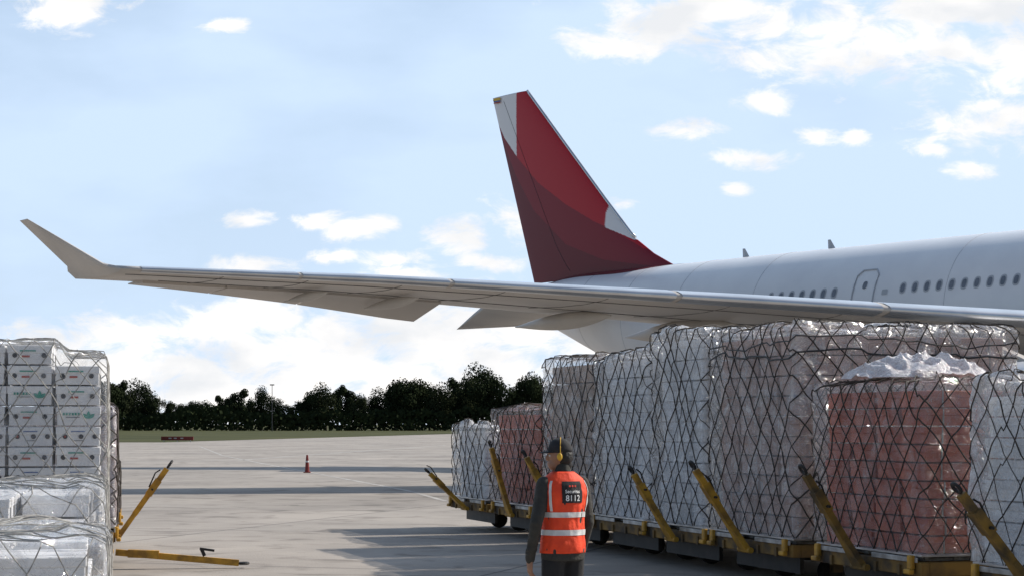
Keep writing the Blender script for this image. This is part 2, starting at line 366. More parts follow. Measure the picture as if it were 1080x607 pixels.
for sc_ in (22.0, 45):
    bm = bmesh.new()
    w_, h0, h1 = .5, 5.35, 7.3
    out_ = [(-w_,h0),(w_,h0),(w_,h1-.2),(w_-.2,h1),(-w_+.2,h1),(-w_,h1-.2)]
    loop = []
    for i in range(len(out_)):
        a, c = out_[i], out_[(i+1) % len(out_)]
        for k in range(6): loop.append(side_pt(sc_+a[0]+(c[0]-a[0])*k/6, a[1]+(c[1]-a[1])*k/6, .012))
    tube(bm, loop, .03, 5, closed=True)
    dr = ob('cabin_door', bm, M['line'], plane)
    bm = bmesh.new(); side_plate(bm, sc_, 6.75, .2, .28, .012); ob('door_window', bm, M['window'], dr)
bm = bmesh.new(); side_plate(bm, 23.0, 6.45, .26, .2, .01, p=6); ob('fuselage_marking', bm, M['line'], plane)
for s_ in (13.4, 18.0):
    r, cz = sm(s_); bm = bmesh.new()
    loft(bm, [[Vector((s_+.2, 0, cz+r-.02)), Vector((s_, .03, cz+r-.02)), Vector((s_-.2, 0, cz+r-.02)), Vector((s_, -.03, cz+r-.02))],
              [Vector((s_-.08, 0, cz+r+.36)), Vector((s_-.15, .015, cz+r+.36)), Vector((s_-.22, 0, cz+r+.36)), Vector((s_-.15, -.015, cz+r+.36))]])
    ob('antenna', bm, M['line'], plane)
for s_ in (5.0, 8.5, 12.0, 16.4, 25.7, 30.0):
    r, cz = sm(s_); bm = bmesh.new()
    tube(bm, [(s_, (r+.001)*math.cos(2*math.pi*k/64), cz+(r+.001)*math.sin(2*math.pi*k/64)) for k in range(64)], .009, 4, closed=True); ob('panel_seam', bm, M['line'], plane)

# tail fin
def fin_s(px): 
    r = (px-540)/F; return (TY*r-TX)/(fx-fy*r)
def fin_pt(px, py):
    s = fin_s(px); d = TY+fy*s; return s, CH+(HZ-py)/F*d
TE = [(520,104),(564,299)]
LE = [(556,96),(600,157),(640,212),(668,249),(690,267),(716,282)]
def samp(P, v):
    y0, y1 = P[0][1], P[-1][1]; y = y0+(y1-y0)*v
    for i in range(len(P)-1):
        if y <= P[i+1][1]+1e-6:
            t = (y-P[i][1])/(P[i+1][1]-P[i][1]); return P[i][0]+(P[i+1][0]-P[i][0])*t, y
    return P[-1]
NU, NV = 150, 200
def lerp(a, b, t): return a+(b-a)*t
def curve(P, x):
    if x <= P[0][0]: return P[0][1]
    for i in range(len(P)-1):
        if x <= P[i+1][0]:
            t = (x-P[i][0])/(P[i+1][0]-P[i][0]); return lerp(P[i][1], P[i+1][1], t)
    return P[-1][1]
def fin_col(px, py):
    red = (.46,.014,.024); mar = (.15,.009,.018); mid = (.23,.01,.022); wh = (.8,.8,.82)
    c1 = curve([(520,118),(533,146),(547,166),(570,193),(600,216),(630,234),(646,241),(680,262)], px)
    if px < 546.5 and py < c1: return wh
    # white wedge at the foot of the bright red, along the leading edge
    if px > 641 and py > lerp(226, 214, min(1, max(0, (px-641)/3))) and py < curve([(641,240),(655,246),(670,253)], px): return wh
    if py < c1: return red
    c2 = curve([(528,140),(545,185),(565,222),(600,258),(640,274),(715,284)], px)
    if py < c2: return mid
    return mar
bm = bmesh.new(); cl = bm.verts.layers.float_color.new('livery')
for sg in (1, -1):
    rows = []
    for j in range(NV+1):
        v = j/NV; te = samp(TE, v); le = samp(LE, v); row = []
        for i in range(NU+1):
            u = i/NU; px = lerp(te[0], le[0], u); py = lerp(te[1], le[1], u)
            s_, z_ = fin_pt(px, py)
            th = .42*(1-.55*(1-v))*(math.sqrt(max(0, 1-u))*u**.8)*1.2+.015*(1-u)
            vt = bm.verts.new((s_, sg*th, z_)); vt[cl] = (*fin_col(px, py), 1); row.append(vt)
        rows.append(row)
    for j in range(NV):
        for i in range(NU): bm.faces.new((rows[j][i], rows[j][i+1], rows[j+1][i+1], rows[j+1][i]))
    if sg == 1: top1 = rows[0]
    else:
        for i in range(NU): bm.faces.new((top1[i], top1[i+1], rows[0][i+1], rows[0][i]))
bmesh.ops.remove_doubles(bm, verts=bm.verts, dist=.0004)
mt, n5, b5, o5 = newmat('tail livery'); at = nd(n5, 'ShaderNodeAttribute', attribute_name='livery'); n5.links.new(at.outputs['Color'], b5.inputs['Base Color']); b5.inputs['Roughness'].default_value = .35; b5.inputs['Specular IOR Level'].default_value = .3
fin = ob('tail_fin', bm, mt, plane, True)
bm = bmesh.new(); pts = []
for j in range(0, 41):
    v = j/40*.83; le = samp(LE, v); s_, z_ = fin_pt(*le); pts.append((s_+.02, 0, z_))
tube(bm, pts, .07, 8); ob('fin_leading_edge', bm, M['slat_metal'], fin, True)
bm = bmesh.new()
a = fin_pt(521,107); a2 = fin_pt(553,98)
tube(bm, [(a[0],0,a[1]+.03),(a2[0],0,a2[1]+.0)], [(.05,.06),(.07,.06)], 8); ob('fin_tip_cap', bm, M['yellow2'], fin)
# small flag emblem: yellow, blue and red bands near the fin top
M['flag_yellow'] = pm('flag yellow', (.7,.45,.03), (.65,.4,.03), 5, .5)
for (p0_, p1_, mm_) in ((104.5,107.2,'flag_yellow'),(107.4,108.7,'print_blue'),(108.9,110.2,'print_red')):
    bm = bmesh.new(); vs = []
    for (px_, py_) in ((523,p0_),(530,p0_-1.2),(530,p1_-1.2),(523,p1_)):
        s_, z_ = fin_pt(px_, py_); vs.append(bm.verts.new((s_, -.13, z_)))
    bm.faces.new(vs); ob('flag_emblem', bm, M[mm_], fin)
rowsd = []
for i in range(31):
    s_ = .6+i*(9.4/30)
    ext = .5*math.sin(min(1, (10.2-s_)/4)*math.pi/2)*(1 if s_ > 1.5 else .8)
    row_ = []
    for k in range(-8, 9):
        a = math.pi/2+k/8*ext; r, cz = sm(s_); row_.append(Vector((s_, (r+.008)*math.cos(a), cz+(r+.008)*math.sin(a))))
    rowsd.append(row_)
bm = bmesh.new()
loft(bm, rowsd, cap=False, closed_ring=False)
M['maroon'] = pm('maroon paint', (.15,.009,.018), (.13,.008,.016), 1, .35, spec=.3)
ob('dorsal_livery', bm, M['maroon'], fin, True)
bm = bmesh.new(); pts = []
for j in range(31):
    v = .03+j/30*.93; te = samp(TE, v); le = samp(LE, v); u = .3; s_, z_ = fin_pt(lerp(te[0], le[0], u), lerp(te[1], le[1], u))
    th = .42*(1-.55*(1-v))*(math.sqrt(1-u)*u**.8)*1.2+.015*(1-u); pts.append((s_, -th, z_))
tube(bm, pts, .012, 4); ob('rudder_seam', bm, M['dark_metal'], fin)

# wings
foil = [(0,0),(.01,.012),(.04,.026),(.1,.038),(.25,.048),(.45,.044),(.65,.03),(.85,.013),(1,.002),(1,-.002),(.85,-.009),(.65,-.02),(.45,-.034),(.25,-.038),(.1,-.03),(.04,-.02),(.01,-.01)]
Rt = Vector((20.7, 55.7)); Dr = Vector((-.991, -.126)).normalized()
topline = [(72,276),(105,279),(127,283),(250,288),(400,294),(560,303),(800,317),(1080,335),(1283,347),(1420,355)]
def wing_le(px):
    r = (px-540)/F; k = (Rt.x-r*Rt.y)/(r*Dr.y-Dr.x); p = Rt+Dr*k
    for i in range(len(topline)-1):
        if px <= topline[i+1][0]:
            t = (px-topline[i][0])/(topline[i+1][0]-topline[i][0]); py = lerp(topline[i][1], topline[i+1][1], t); break
    return k, W2L((p.x, p.y, CH+(HZ-py)/F*p.y))
def chord(k):
    if k < 10: return lerp(10.8, 7.3, max(-.3, k/10))
    return lerp(7.3, 2.9, min(1, (k-10)/20.5))
def section(L0, c, tv=Vector((0,0,1)), inc=.05, dz=0, fo=foil, off=0):
    out = []
    for (x, y) in fo:
        out.append(L0+Vector((-x*c, 0, -x*c*inc+dz*x))+tv*(y*c+(off if y >= 0 else -off)))
    return out
pxs = [1400,1340,1283,1230,1160,1080,1000,940,880,800,720,640,560,480,400,320,250,190,150,127]
def flip(secs, sg): return [[Vector((p.x, p.y*sg, p.z)) for p in s_] for s_ in secs]
base_secs = []
for px in pxs:
    k, L0 = wing_le(px); base_secs.append(section(L0, chord(k), inc=.035))
wl_secs = [section(wing_le(127)[1], chord(wing_le(127)[0]), inc=.035)]
L1 = W2L(W(115,281,52)); wl_secs.append(section(L1, 2.7, Vector((0,.15,.98)), 0.0, .04))
L2 = W2L(W(108,278,52.1)); wl_secs.append(section(L2, 2.3, Vector((0,.65,.7)), 0.0, .08))
L3 = W2L(W(29,231,53.4)); wl_secs.append(section(L3, .55, Vector((0,.75,.55)), 0.0, .0))
slatf = [(0.075,.034),(.04,.026),(.01,.012),(0,0),(.01,-.01),(.04,-.02),(.055,-.023)]
def low(xf):
    F_ = [(0,0),(.04,-.02),(.1,-.03),(.25,-.038),(.45,-.034),(.65,-.02),(.85,-.009),(1,-.002)]
    for i in range(len(F_)-1):
        if xf <= F_[i+1][0]: return lerp(F_[i][1], F_[i+1][1], (xf-F_[i][0])/(F_[i+1][0]-F_[i][0]))
    return -.002
def under(px, xf):
    k, L0 = wing_le(px); c = chord(k); return L0+Vector((-xf*c, 0, -xf*c*.035+low(xf)*c-.004))
for sg in (1, -1):
    bm = bmesh.new(); loft(bm, flip(base_secs, sg)); wing = ob('wing', bm, M['wing_paint'], plane, True)
    bm = bmesh.new(); loft(bm, flip(wl_secs, sg)); ob('winglet', bm, M['wing_paint'], wing)
    for (a, b_) in ((1160,940),(932,720),(714,480),(475,320),(316,150)):
        bm = bmesh.new(); secs = []
        for q in range(7):
            k, L0 = wing_le(lerp(a, b_, q/6)); secs.append(section(L0+Vector((.012,0,0)), chord(k), inc=.035, fo=slatf, off=.014))
        loft(bm, flip(secs, sg), cap=False, closed_ring=False); ob('leading_edge_slat', bm, M['slat_metal'], wing, True)
    for xf, x0, x1 in ((.16,1250,140),(.62,1250,200)):
        bm = bmesh.new(); tube(bm, [Vector((p.x, p.y*sg, p.z)) for p in [under(lerp(x0, x1, q/40), xf) for q in range(41)]], .014, 4); ob('panel_seam', bm, M['seam'], wing)
    for px_ in (240,330,430,540,650,780,900):
        bm = bmesh.new(); tube(bm, [Vector((p.x, p.y*sg, p.z)) for p in [under(px_, lerp(.06, .72, q/12)) for q in range(13)]], .01, 4); ob('panel_seam', bm, M['seam'], wing)
    for (a, b_) in ((548,400),(398,290),(288,190)):
        bm = bmesh.new(); secs = []
        for q in range(5):
            px_ = lerp(a, b_, q/4); k, L0 = wing_le(px_); c = chord(k); hx = L0+Vector((-c*.76, 0, -c*.03-.03)); w = .31*c
            dr = lerp(.05, .36, min(1, (px_-190)/330))
            e = hx+Vector((-w*math.cos(dr), 0, -w*math.sin(dr)))
            secs.append([hx+Vector((0,0,.06)), e+Vector((0,0,.015)), e-Vector((0,0,.015)), hx-Vector((0,0,.08))])
        loft(bm, flip(secs, sg)); ob('aileron', bm, M['wing_paint'], wing)
    for px_, ln, h_ in ((370,2.4,.13),(470,2.8,.16),(700,4.6,.26),(850,5.2,.36),(1000,5.6,.45)):
        k, L0 = wing_le(px_); c = chord(k); cen = L0+Vector((-c*(.78 if px_ > 600 else .6), 0, -c*.05-.13-(.04 if px_ > 600 else 0))); cen.y *= sg
        bm = bmesh.new(); pts = []; rr = []
        for q in range(19):
            t = q/18; pts.append(cen+Vector((lerp(ln/2, -ln/2, t), 0, -.15*t))); v = math.sin(math.pi*min(1, t*.98+.01)**.85); rr.append((max(.02, (.2 if px_ > 600 else .12)*v), max(.02, h_*v)))
        tube(bm, pts, rr, 14); ob('flap_fairing', bm, M['wing_paint'], wing, True)
    k, L0 = wing_le(1026); ex, ey, ez = L0.x, L0.y*sg, 2.15
    bm = bmesh.new(); ring = []
    for (dx, r) in ((4.6,1.2),(4.75,1.32),(4.5,1.44),(3.4,1.52),(1.8,1.48),(.4,1.25),(-.4,1.05),(-.4,.98),(.5,1.08),(3,1.15),(4.6,1.2)):
        ring.append([Vector((ex+dx, ey+r*math.cos(2*math.pi*q/32), ez+r*math.sin(2*math.pi*q/32))) for q in range(32)])
    loft(bm, ring, cap=False); en = ob('engine', bm, M['white_paint'], plane, True)
    bm = bmesh.new(); tube(bm, [(ex+4,ey,ez),(ex+3.9,ey,ez)], [.3,1.15], 24); tube(bm, [(ex+1,ey,ez),(ex-1.3,ey,ez)], [.7,.15], 20); ob('engine_core', bm, M['dark_metal'], en)
    bm = bmesh.new(); loft(bm, [[Vector((ex+2.4,ey-.2,ez+1.35)),Vector((ex+2.4,ey+.2,ez+1.35)),Vector((ex-1.2,ey+.2,ez+.9)),Vector((ex-1.2,ey-.2,ez+.9))],[Vector((ex-.6,ey-.12,L0.z-.32)),Vector((ex-.6,ey+.12,L0.z-.32)),Vector((ex-3.4,ey+.2,L0.z-.4)),Vector((ex-3.4,ey-.2,L0.z-.4))]])
    ob('pylon', bm, M['wing_paint'], en)
    bm = bmesh.new()
    rl = Vector((10.0,-.6,6.9)); tl = Vector((5.7,-7.1,6.7))
    secs = [section(rl, 5.4, inc=.12), section(tl, 2.15, inc=.42)]
    loft(bm, flip(secs, sg)); ob('tailplane', bm, M['wing_paint'], plane, True)
    gx, gy = 27.8, -5.3*sg
    bm = bmesh.new(); tube(bm, [(gx,gy,4.5),(gx,gy,.7)], .17, 12); tube(bm, [(gx-1,gy,.62),(gx+1,gy,.62)], .12, 10); gear = ob('landing_gear', bm, M['galv'], plane)
    for dx in (-1, 1):
        for dy in (-.55, .55):
            bm = bmesh.new(); tube(bm, [(gx+dx,gy+dy-.2,.62),(gx+dx,gy+dy-.12,.62),(gx+dx,gy+dy+.12,.62),(gx+dx,gy+dy+.2,.62)], [.5,.616,.616,.5], 24); ob('wheel', bm, M['tyre'], gear)
gx = 51
bm = bmesh.new(); tube(bm, [(gx,0,3.4),(gx,0,.5)], .13, 12); gear = ob('landing_gear', bm, M['galv'], plane)
for dy in (-.35, .35):
    bm = bmesh.new(); tube(bm, [(gx,dy-.14,.5),(gx,dy-.08,.5),(gx,dy+.08,.5),(gx,dy+.14,.5)], [.4,.496,.496,.4], 24); ob('wheel', bm, M['tyre'], gear)
bm = bmesh.new()
loft(bm, [[Vector((s_, w_*math.cos(2*math.pi*k/24), 3.5+h_*math.sin(2*math.pi*k/24))) for k in range(24)] for s_, w_, h_ in ((29,.4,.4),(31,2.1,.9),(34,2.9,1.25),(38,2.9,1.25),(42,2.1,.9),(44,.4,.4))])
ob('belly_fairing', bm, M['white_paint'], plane, True)

# ------------------------------------------------------------------ dollies
HX, HY, DZ = 1.52, 1.12, .55
def make_parts(raise_deg, yel, length=1.25):
    parts = []
    bm = bmesh.new()
    for sx in (-1, 1): box(bm, (sx*(HX-.05), 0, .425), (.1, 2*HY, .14), 0, bev=.008)
    for sy in (-1, 1): box(bm, (0, sy*(HY-.05), .425), (2*HX-.2, .09, .14), 0, bev=.008)
    for x in (-.9, -.3, .3, .9): box(bm, (x, 0, .42), (.07, 2*HY-.2, .09), 0)
    for sx in (-1, 1):
        for sy in (-1, 1): box(bm, (sx*(HX-.75), sy*(HY-.4), .25), (.12, .1, .2), 0)
    for k in range(4): box(bm, (-HX-.01, -HY+.4+k*(2*HY-.8)/3, .40), (.025, .05, .1), 0)
    parts.append(('frame', bm, [M['frame']], []))
    bm = bmesh.new(); box(bm, (-HX+.25, 0, .25), (.05, 1.7, .2), 0); box(bm, (0, 0, .3), (2.2, .3, .1), 0)
    parts.append(('axle_beam', bm, [M['steel_dark']], []))
    bm = bmesh.new()
    for k, yk in enumerate((-.92,-.55,-.18,.18,.55,.92)):
        box(bm, (0, yk, .512), (2*HX-.22, .1, .03), 0)
    for sy in (-1, 1): box(bm, (-HX-.012, sy*.62, .515), (.02, .9, .05), 0, bev=.004)
    parts.append(('deck_rail', bm, [M['galv']], []))
    for x in (-1.38,-1.05,-.6,-.15,.3,.75,1.2):
        bm = bmesh.new(); tube(bm, [(x,-HY+.12,.525),(x,HY-.12,.525)], .0245, 10); parts.append(('roller', bm, [M['galv']], []))
    for sy in (-1, 1):
        bm = bmesh.new(); box(bm, (-HX-.035, sy*(HY-.13), .49), (.05, .09, .14), 0, bev=.01); box(bm, (-HX-.06, sy*(HY-.13), .40), (.06, .13, .05), 0, bev=.01)
        parts.append(('stop_lug', bm, [M['yellow']], []))
    for sx in (-1, 1):
        for sy in (-1, 1):
            bm = bmesh.new(); x, y = sx*(HX-.75), sy*(HY-.4)
            yy0 = y-sy*.14; rw = .15
            tube(bm, [(x,yy0-.07,rw),(x,yy0-.05,rw),(x,yy0+.05,rw),(x,yy0+.07,rw)], [.125,.148,.148,.125], 22)
            b2 = bmesh.new(); tube(b2, [(x,yy0-.08,rw),(x,yy0+.08,rw)], .06, 14)
            parts.append(('wheel', bm, [M['tyre']], [('hub', b2, [M['steel_dark']])]))
    if raise_deg is None: return parts
    a = R(raise_deg); d = Vector((-math.cos(a), 0, math.sin(a))); h = Vector((-HX-.06, 0, .38))
    bm = bmesh.new(); up = Vector((0,1,0))
    nrm = Vector((math.sin(a), 0, math.cos(a)))
    def seg(p, q, w, t):
        ring = []
        for P, ww in ((p, w[0]), (q, w[1])): ring.append([P+up*ww/2+nrm*t/2, P-up*ww/2+nrm*t/2, P-up*ww/2-nrm*t/2, P+up*ww/2-nrm*t/2])
        loft(bm, ring)
    seg(h, h+d*.35, (.22,.12), .06); seg(h+d*.35, h+d*(length-.12), (.1,.075), .07)
    seg(h+d*(length*.55), h+d*(length*.75), (.13,.13), .09)
    tube(bm, [h-up*.16, h+up*.16], .035, 10)
    b2 = bmesh.new(); c0 = h+d*(length-.05)
    tube(b2, [c0+d*math.cos(q*math.pi/8)*.05+up*math.sin(q*math.pi/8)*.05 for q in range(16)], .017, 8, closed=True)
    b3 = bmesh.new(); tube(b3, [h+d*.75-up*.12, h+d*.75+up*.12], .014, 8); tube(b3, [h+d*.75+nrm*.05, h+d*.95+nrm*.09, h+d*1.02+nrm*.06], .01, 6)
    parts.append(('tow_bar', bm, [yel], [('tow_eye', b2, [M['steel_dark']]), ('handle', b3, [M['steel_dark']])]))
    return parts
def dolly(loc, rz, label, raise_deg=57, yel=None, length=1.25, group='cargo dollies parked in rows'):
    root = empty('cargo_dolly', loc, rz); tag(root, label, 'cargo dolly', group)
    for (n, bm, ms_, subs) in make_parts(raise_deg, yel or M['yellow'], length):
        o = ob(n, bm, ms_, root)
        for (sn, sb, sm_) in subs: ob(sn, sb, sm_, o)
    return root

# ------------------------------------------------------------------ loads
def rectpt(a, hx, hy, rc=.03):
    P = 4*(hx+hy); a = a % P
    if a < 2*hy: x, y, n = -hx, hy-a, (-1,0)
    elif a < 2*hy+2*hx: x, y, n = -hx+(a-2*hy), -hy, (0,-1)
    elif a < 4*hy+2*hx: x, y, n = hx, -hy+(a-2*hy-2*hx), (1,0)
    else: x, y, n = hx-(a-4*hy-2*hx), hy, (0,1)
    cx = max(-hx+rc, min(hx-rc, x)); cy = max(-hy+rc, min(hy-rc, y))
    v = Vector((x-cx, y-cy, 0))
    if v.length > rc: v = v.normalized()*rc
    return Vector((cx+v.x, cy+v.y, 0)), (v.normalized() if v.length > 1e-5 else Vector((n[0], n[1], 0)))
class Surf:
    def __init__(s, hx, hy, H, seed, bulge=.05, top=.06, step=None):
        s.hx, s.hy, s.H, s.o, s.bulge, s.top, s.step = hx, hy, H, Vector((seed*7.3, seed*3.1, seed*5.7)), bulge, top, step
    def Ht(s, p):
        h = s.H+.45*s.top*(noise.noise((p+s.o)*1.6)+.6*noise.noise((p+s.o)*3.7))
        # blocks of cartons of unequal height under the film, softened at their joins
        def blk(x, y): return noise.noise(Vector((math.floor(x)*3.7+.3, math.floor(y)*2.9+.6, s.o.x)))
        x, y = p.x/.62, p.y/.55; fx_ = min(1, (x-math.floor(x))/.12); 
        h += .9*s.top*(lerp(blk(x-1, y), blk(x, y), fx_))
        if s.step:
            x0, dz, sgn = s.step
            h -= dz*min(1, max(0, (x0-p.x)*sgn/.08))
        return h
    def P(s, a, z, off=0):
        p, n = rectpt(a, s.hx, s.hy); Hl = s.Ht(p)
        if z <= s.H:
            zf = z/s.H; q = Vector((p.x, p.y, zf*Hl))
            d = s.bulge*(.3+.6*noise.noise((q+s.o)*1.2))+.5*s.bulge*noise.noise((q+s.o)*3.5)
            d -= .015*max(0, zf-.96)/.04
            return q+n*(d+off)
        k = min(.97, (z-s.H)/min(s.hx, s.hy))
        q = Vector((p.x*(1-k), p.y*(1-k), 0)); q.z = s.Ht(q)+.012+.3*s.bulge*noise.noise((q+s.o)*5)+off
        if k < .05: q.z -= .01
        return q
def wrap(bm, S_, step=.036, amp=.02):
    Pm = 4*(S_.hx+S_.hy); na = int(Pm/step); nz = int(S_.H/step); K = 30
    mh = min(S_.hx, S_.hy)
    def cr_(p):
        q = Vector((p.x*4.2+p.z*1.1, p.y*4.2-p.z*.7, p.z*3.4))+S_.o; q2 = q*2.3
        r_ = (1-abs(noise.noise(q))*2.6)+.6*(1-abs(noise.noise(q2))*2.6)
        return amp*(r_*.6-.55)
    rings = []
    for j in range(nz+1):
        rings.append([S_.P(Pm*i/na, S_.H*j/nz, cr_(S_.P(Pm*i/na, S_.H*j/nz))) for i in range(na)])
    for k in range(1, K+1):
        z = S_.H+mh*.97*k/K; rings.append([S_.P(Pm*i/na, z, cr_(S_.P(Pm*i/na, z))*1.2) for i in range(na)])
    loft(bm, rings, cap=False)
def net(bm, S_, pitch=.3, rad=.011, warp=.05, seed=0, topd=.7):
    Pm = 4*(S_.hx+S_.hy); n = max(4, int(Pm/pitch)); st = .05
    rr = random.Random(int(seed*100))
    def wp(a, z):
        v1 = Vector((a*.5+seed, z*.8, 3.1)); v2 = Vector((a*1.5+seed, z*1.7, 7.7)); v3 = Vector((a*4+seed, z*4, 5.7))
        return (2.4*noise.noise(v1)+1.6*noise.noise(v2)+.5*noise.noise(v3), 1.8*noise.noise(v1+Vector((9,9,9)))+1.6*noise.noise(v2+Vector((9,9,9)))+.5*noise.noise(v3+Vector((9,9,9))))
    for i in range(n):
        for sg in (1, -1):
            jit = rr.uniform(-.14, .14)*pitch
            pts = []; z = 0
            while z < S_.H+topd:
                a = Pm*i/n+sg*z*.72+jit
                fade = min(1, .35+z)
                wa, wz_ = wp(a % Pm, z)
                zz = max(0, z+wz_*warp*fade)
                pts.append(S_.P(a+wa*warp*fade, zz, .014+.01*abs(noise.noise(Vector((a*3, z*3, 1)))))); z += st
            tube(bm, pts, rad*rr.uniform(.65, 1.25), 4, cap=False)
def strapband(bm, S_, z0, sag, w, seed):
    Pm = 4*(S_.hx+S_.hy); n = int(Pm/.08); A = []
    for i in range(n):
        a = Pm*i/n; z = z0+sag*noise.noise(Vector((math.cos(a/Pm*6.283)*2, seed, math.sin(a/Pm*6.283)*2)))
        A.append(S_.P(a, min(z, S_.H*.995), .026))
    tube(bm, A, (.005, w), 6, closed=True, ref=Vector((0,0,1)))
CM = {}
def carton_mesh(lx, ly, lz, mat):
    key = (round(lx,3), round(ly,3), round(lz,3), mat.name)
    if key in CM: return CM[key]
    bm = bmesh.new()
    box(bm, (0,0,lz*.29), (lx-.016, ly-.016, lz*.58), 0, bev=.004)
    box(bm, (0,0,lz*.58+lz*.205), (lx, ly, lz*.41), 0, bev=.006)
    for f in (-.28, .28):
        if lx > ly: box(bm, (lx*f, 0, lz/2), (.016, ly+.004, lz-.002), 1)
        else: box(bm, (0, ly*f, lz/2), (lx+.004, .016, lz-.002), 1)
    CM[key] = mesh_from_bm('carton', bm, [mat, M['tape']]); return CM[key]
ncart = 0
def cartons(root, hx, hy, z0, nx, ny, nl, ch, mat, label, group, keep, marks=None, jx=.024):
    global ncart
    lx, ly = (2*hx-.06)/nx, (2*hy-.06)/ny
    me = carton_mesh(lx-.025, ly-.03, ch-.014, mat)
    rz = root.rotation_euler.z; Mt = Matrix.Translation(root.location) @ Matrix.Rotation(rz, 4, 'Z')
    for l in range(nl):
        for i in range(nx):
            for j in range(ny):
                if not keep(i, j, l): continue
                p = Vector((-hx+.03+lx*(i+.5)+random.uniform(-jx,jx), -hy+.03+ly*(j+.5)+random.uniform(-.011,.011), z0+ch*l))
                o = link('carton', me); o.location = Mt @ p; o.rotation_euler = (0,0,rz+random.uniform(-.014,.014)); ncart += 1
                tag(o, label, 'carton', group)
                if marks: marks(o, i, j, l, lx, ly, ch)
def load(cx, cy, rz, hx, hy, ztop, seed, label, fmat, netmat, pitch=.33, rad=.011, straps=(), bulge=.05, top=.06, warp=.05, group='netted air cargo pallet loads', step=None, sheet_off=0, amp=.02):
    root = empty('pallet_load', (cx, cy, DZ), rz); tag(root, label, 'pallet load', group)
    bm = bmesh.new(); box(bm, (sheet_off,0,.012), (2*HX+.02, 2*HY-.02, .024), 0, bev=.004); ob('pallet_sheet', bm, M['alu'], root)
    S_ = Surf(hx+.02, hy+.02, ztop-DZ-.03, seed, bulge, top, step)
    if fmat:
        bm = bmesh.new(); wrap(bm, S_, amp=amp); bmesh.ops.translate(bm, verts=bm.verts, vec=(0,0,.03))
        ob('plastic_wrap', bm, fmat, root, True)
    bm = bmesh.new(); net(bm, S_, pitch, rad, warp, seed); bmesh.ops.translate(bm, verts=bm.verts, vec=(0,0,.03))
    ob('cargo_net', bm, netmat, root)
    for k, (z, sag, w) in enumerate(straps):
        bm = bmesh.new(); strapband(bm, S_, z, sag, w, seed+k*3.3); bmesh.ops.translate(bm, verts=bm.verts, vec=(0,0,.03)); ob('strap', bm, M['strap'], root)
    return root, S_

U = Vector((-.309, .951)); N = Vector((.951, .309)); B0 = Vector((3.65, 19.6)); TH = math.atan2(.309, .951)
def row(k, off=0): 
    p = B0+U*k+N*(HX+off); return p.x, p.y
A_ = lambda a, b_, l: a == 0
right = [
 dict(k=-3.15, hy=1.12, hx=1.45, zt=2.22, f='film_white', lab='white crinkled netted load at the right edge of the row, lower than its neighbours', c='c_white', grid=(3,3,8), keep=A_, bar=50, barlab='cargo dolly under the rightmost white netted load', yel='yellow2'),
 dict(k=0, hy=1.14, hx=1.4, zt=2.30, f='film_pink', lab='low netted load of salmon red cartons topped by a mound of white plastic', c='c_salmon', grid=(3,4,9), keep=lambda a, b_, l: a == 0 or (b_ == 0 and a == 1), bar=57, barlab='cargo dolly with dark yellow bar under the salmon red load', yel='yellow2'),
 dict(k=2.78, hy=1.14, hx=1.42, zt=2.97, f='film_clear', lab='tallest and broadest netted load, pale brownish pink behind the salmon red load', c='c_pink', grid=(3,4,10), keep=lambda a, b_, l: a == 0 or (b_ == 0 and l > 5), bar=56, barlab='cargo dolly under the tall brownish pink load', straps=((2.05,.1,.012),(2.2,.1,.009))),
 dict(k=5.0, hy=.82, hx=1.4, zt=3.04, f='film_white', lab='tall narrow white plastic wrapped load left of the brownish pink one', c='c_white', grid=(3,3,9), keep=A_, bar=58, barlab='cargo dolly with raised bar under the tall narrow white load', length=1.1),
 dict(k=6.98, hy=1.02, hx=1.4, zt=2.84, f='film_white', lab='wide white netted load directly right of the person in the vest', c='c_white', grid=(3,3,9), keep=A_, bar=None, barlab='cargo dolly under the white load right of the person', length=.8),
 dict(k=9.2, hy=1.05, hx=1.4, zt=2.84, f='film_clear', lab='tall brown carton load under clear film rising above the person', c='c_brown', grid=(3,3,8), keep=A_, bar=60, barlab='cargo dolly beneath the brown carton load behind the person'),
 dict(k=11.75, hy=1.2, hx=1.4, zt=2.12, f='film_pink', lab='low pink netted load between the white far end load and the person', c='c_salmon', grid=(3,4,6), keep=A_, bar=74, barlab='cargo dolly with nearly upright bar under the low pink load'),
 dict(k=14.3, hy=.95, hx=1.3, zt=1.84, f='film_white', lab='lowest white netted load at the far left end of the right row', c='c_white', grid=(3,3,5), keep=A_, bar=44, barlab='last cargo dolly at the far end of the right row', length=1.0),
]
cnames = ['rightmost white load','salmon red load','tall brownish pink load','tall narrow white load','white load right of the person','brown load behind the person','low pink load','lowest white load at the far end']
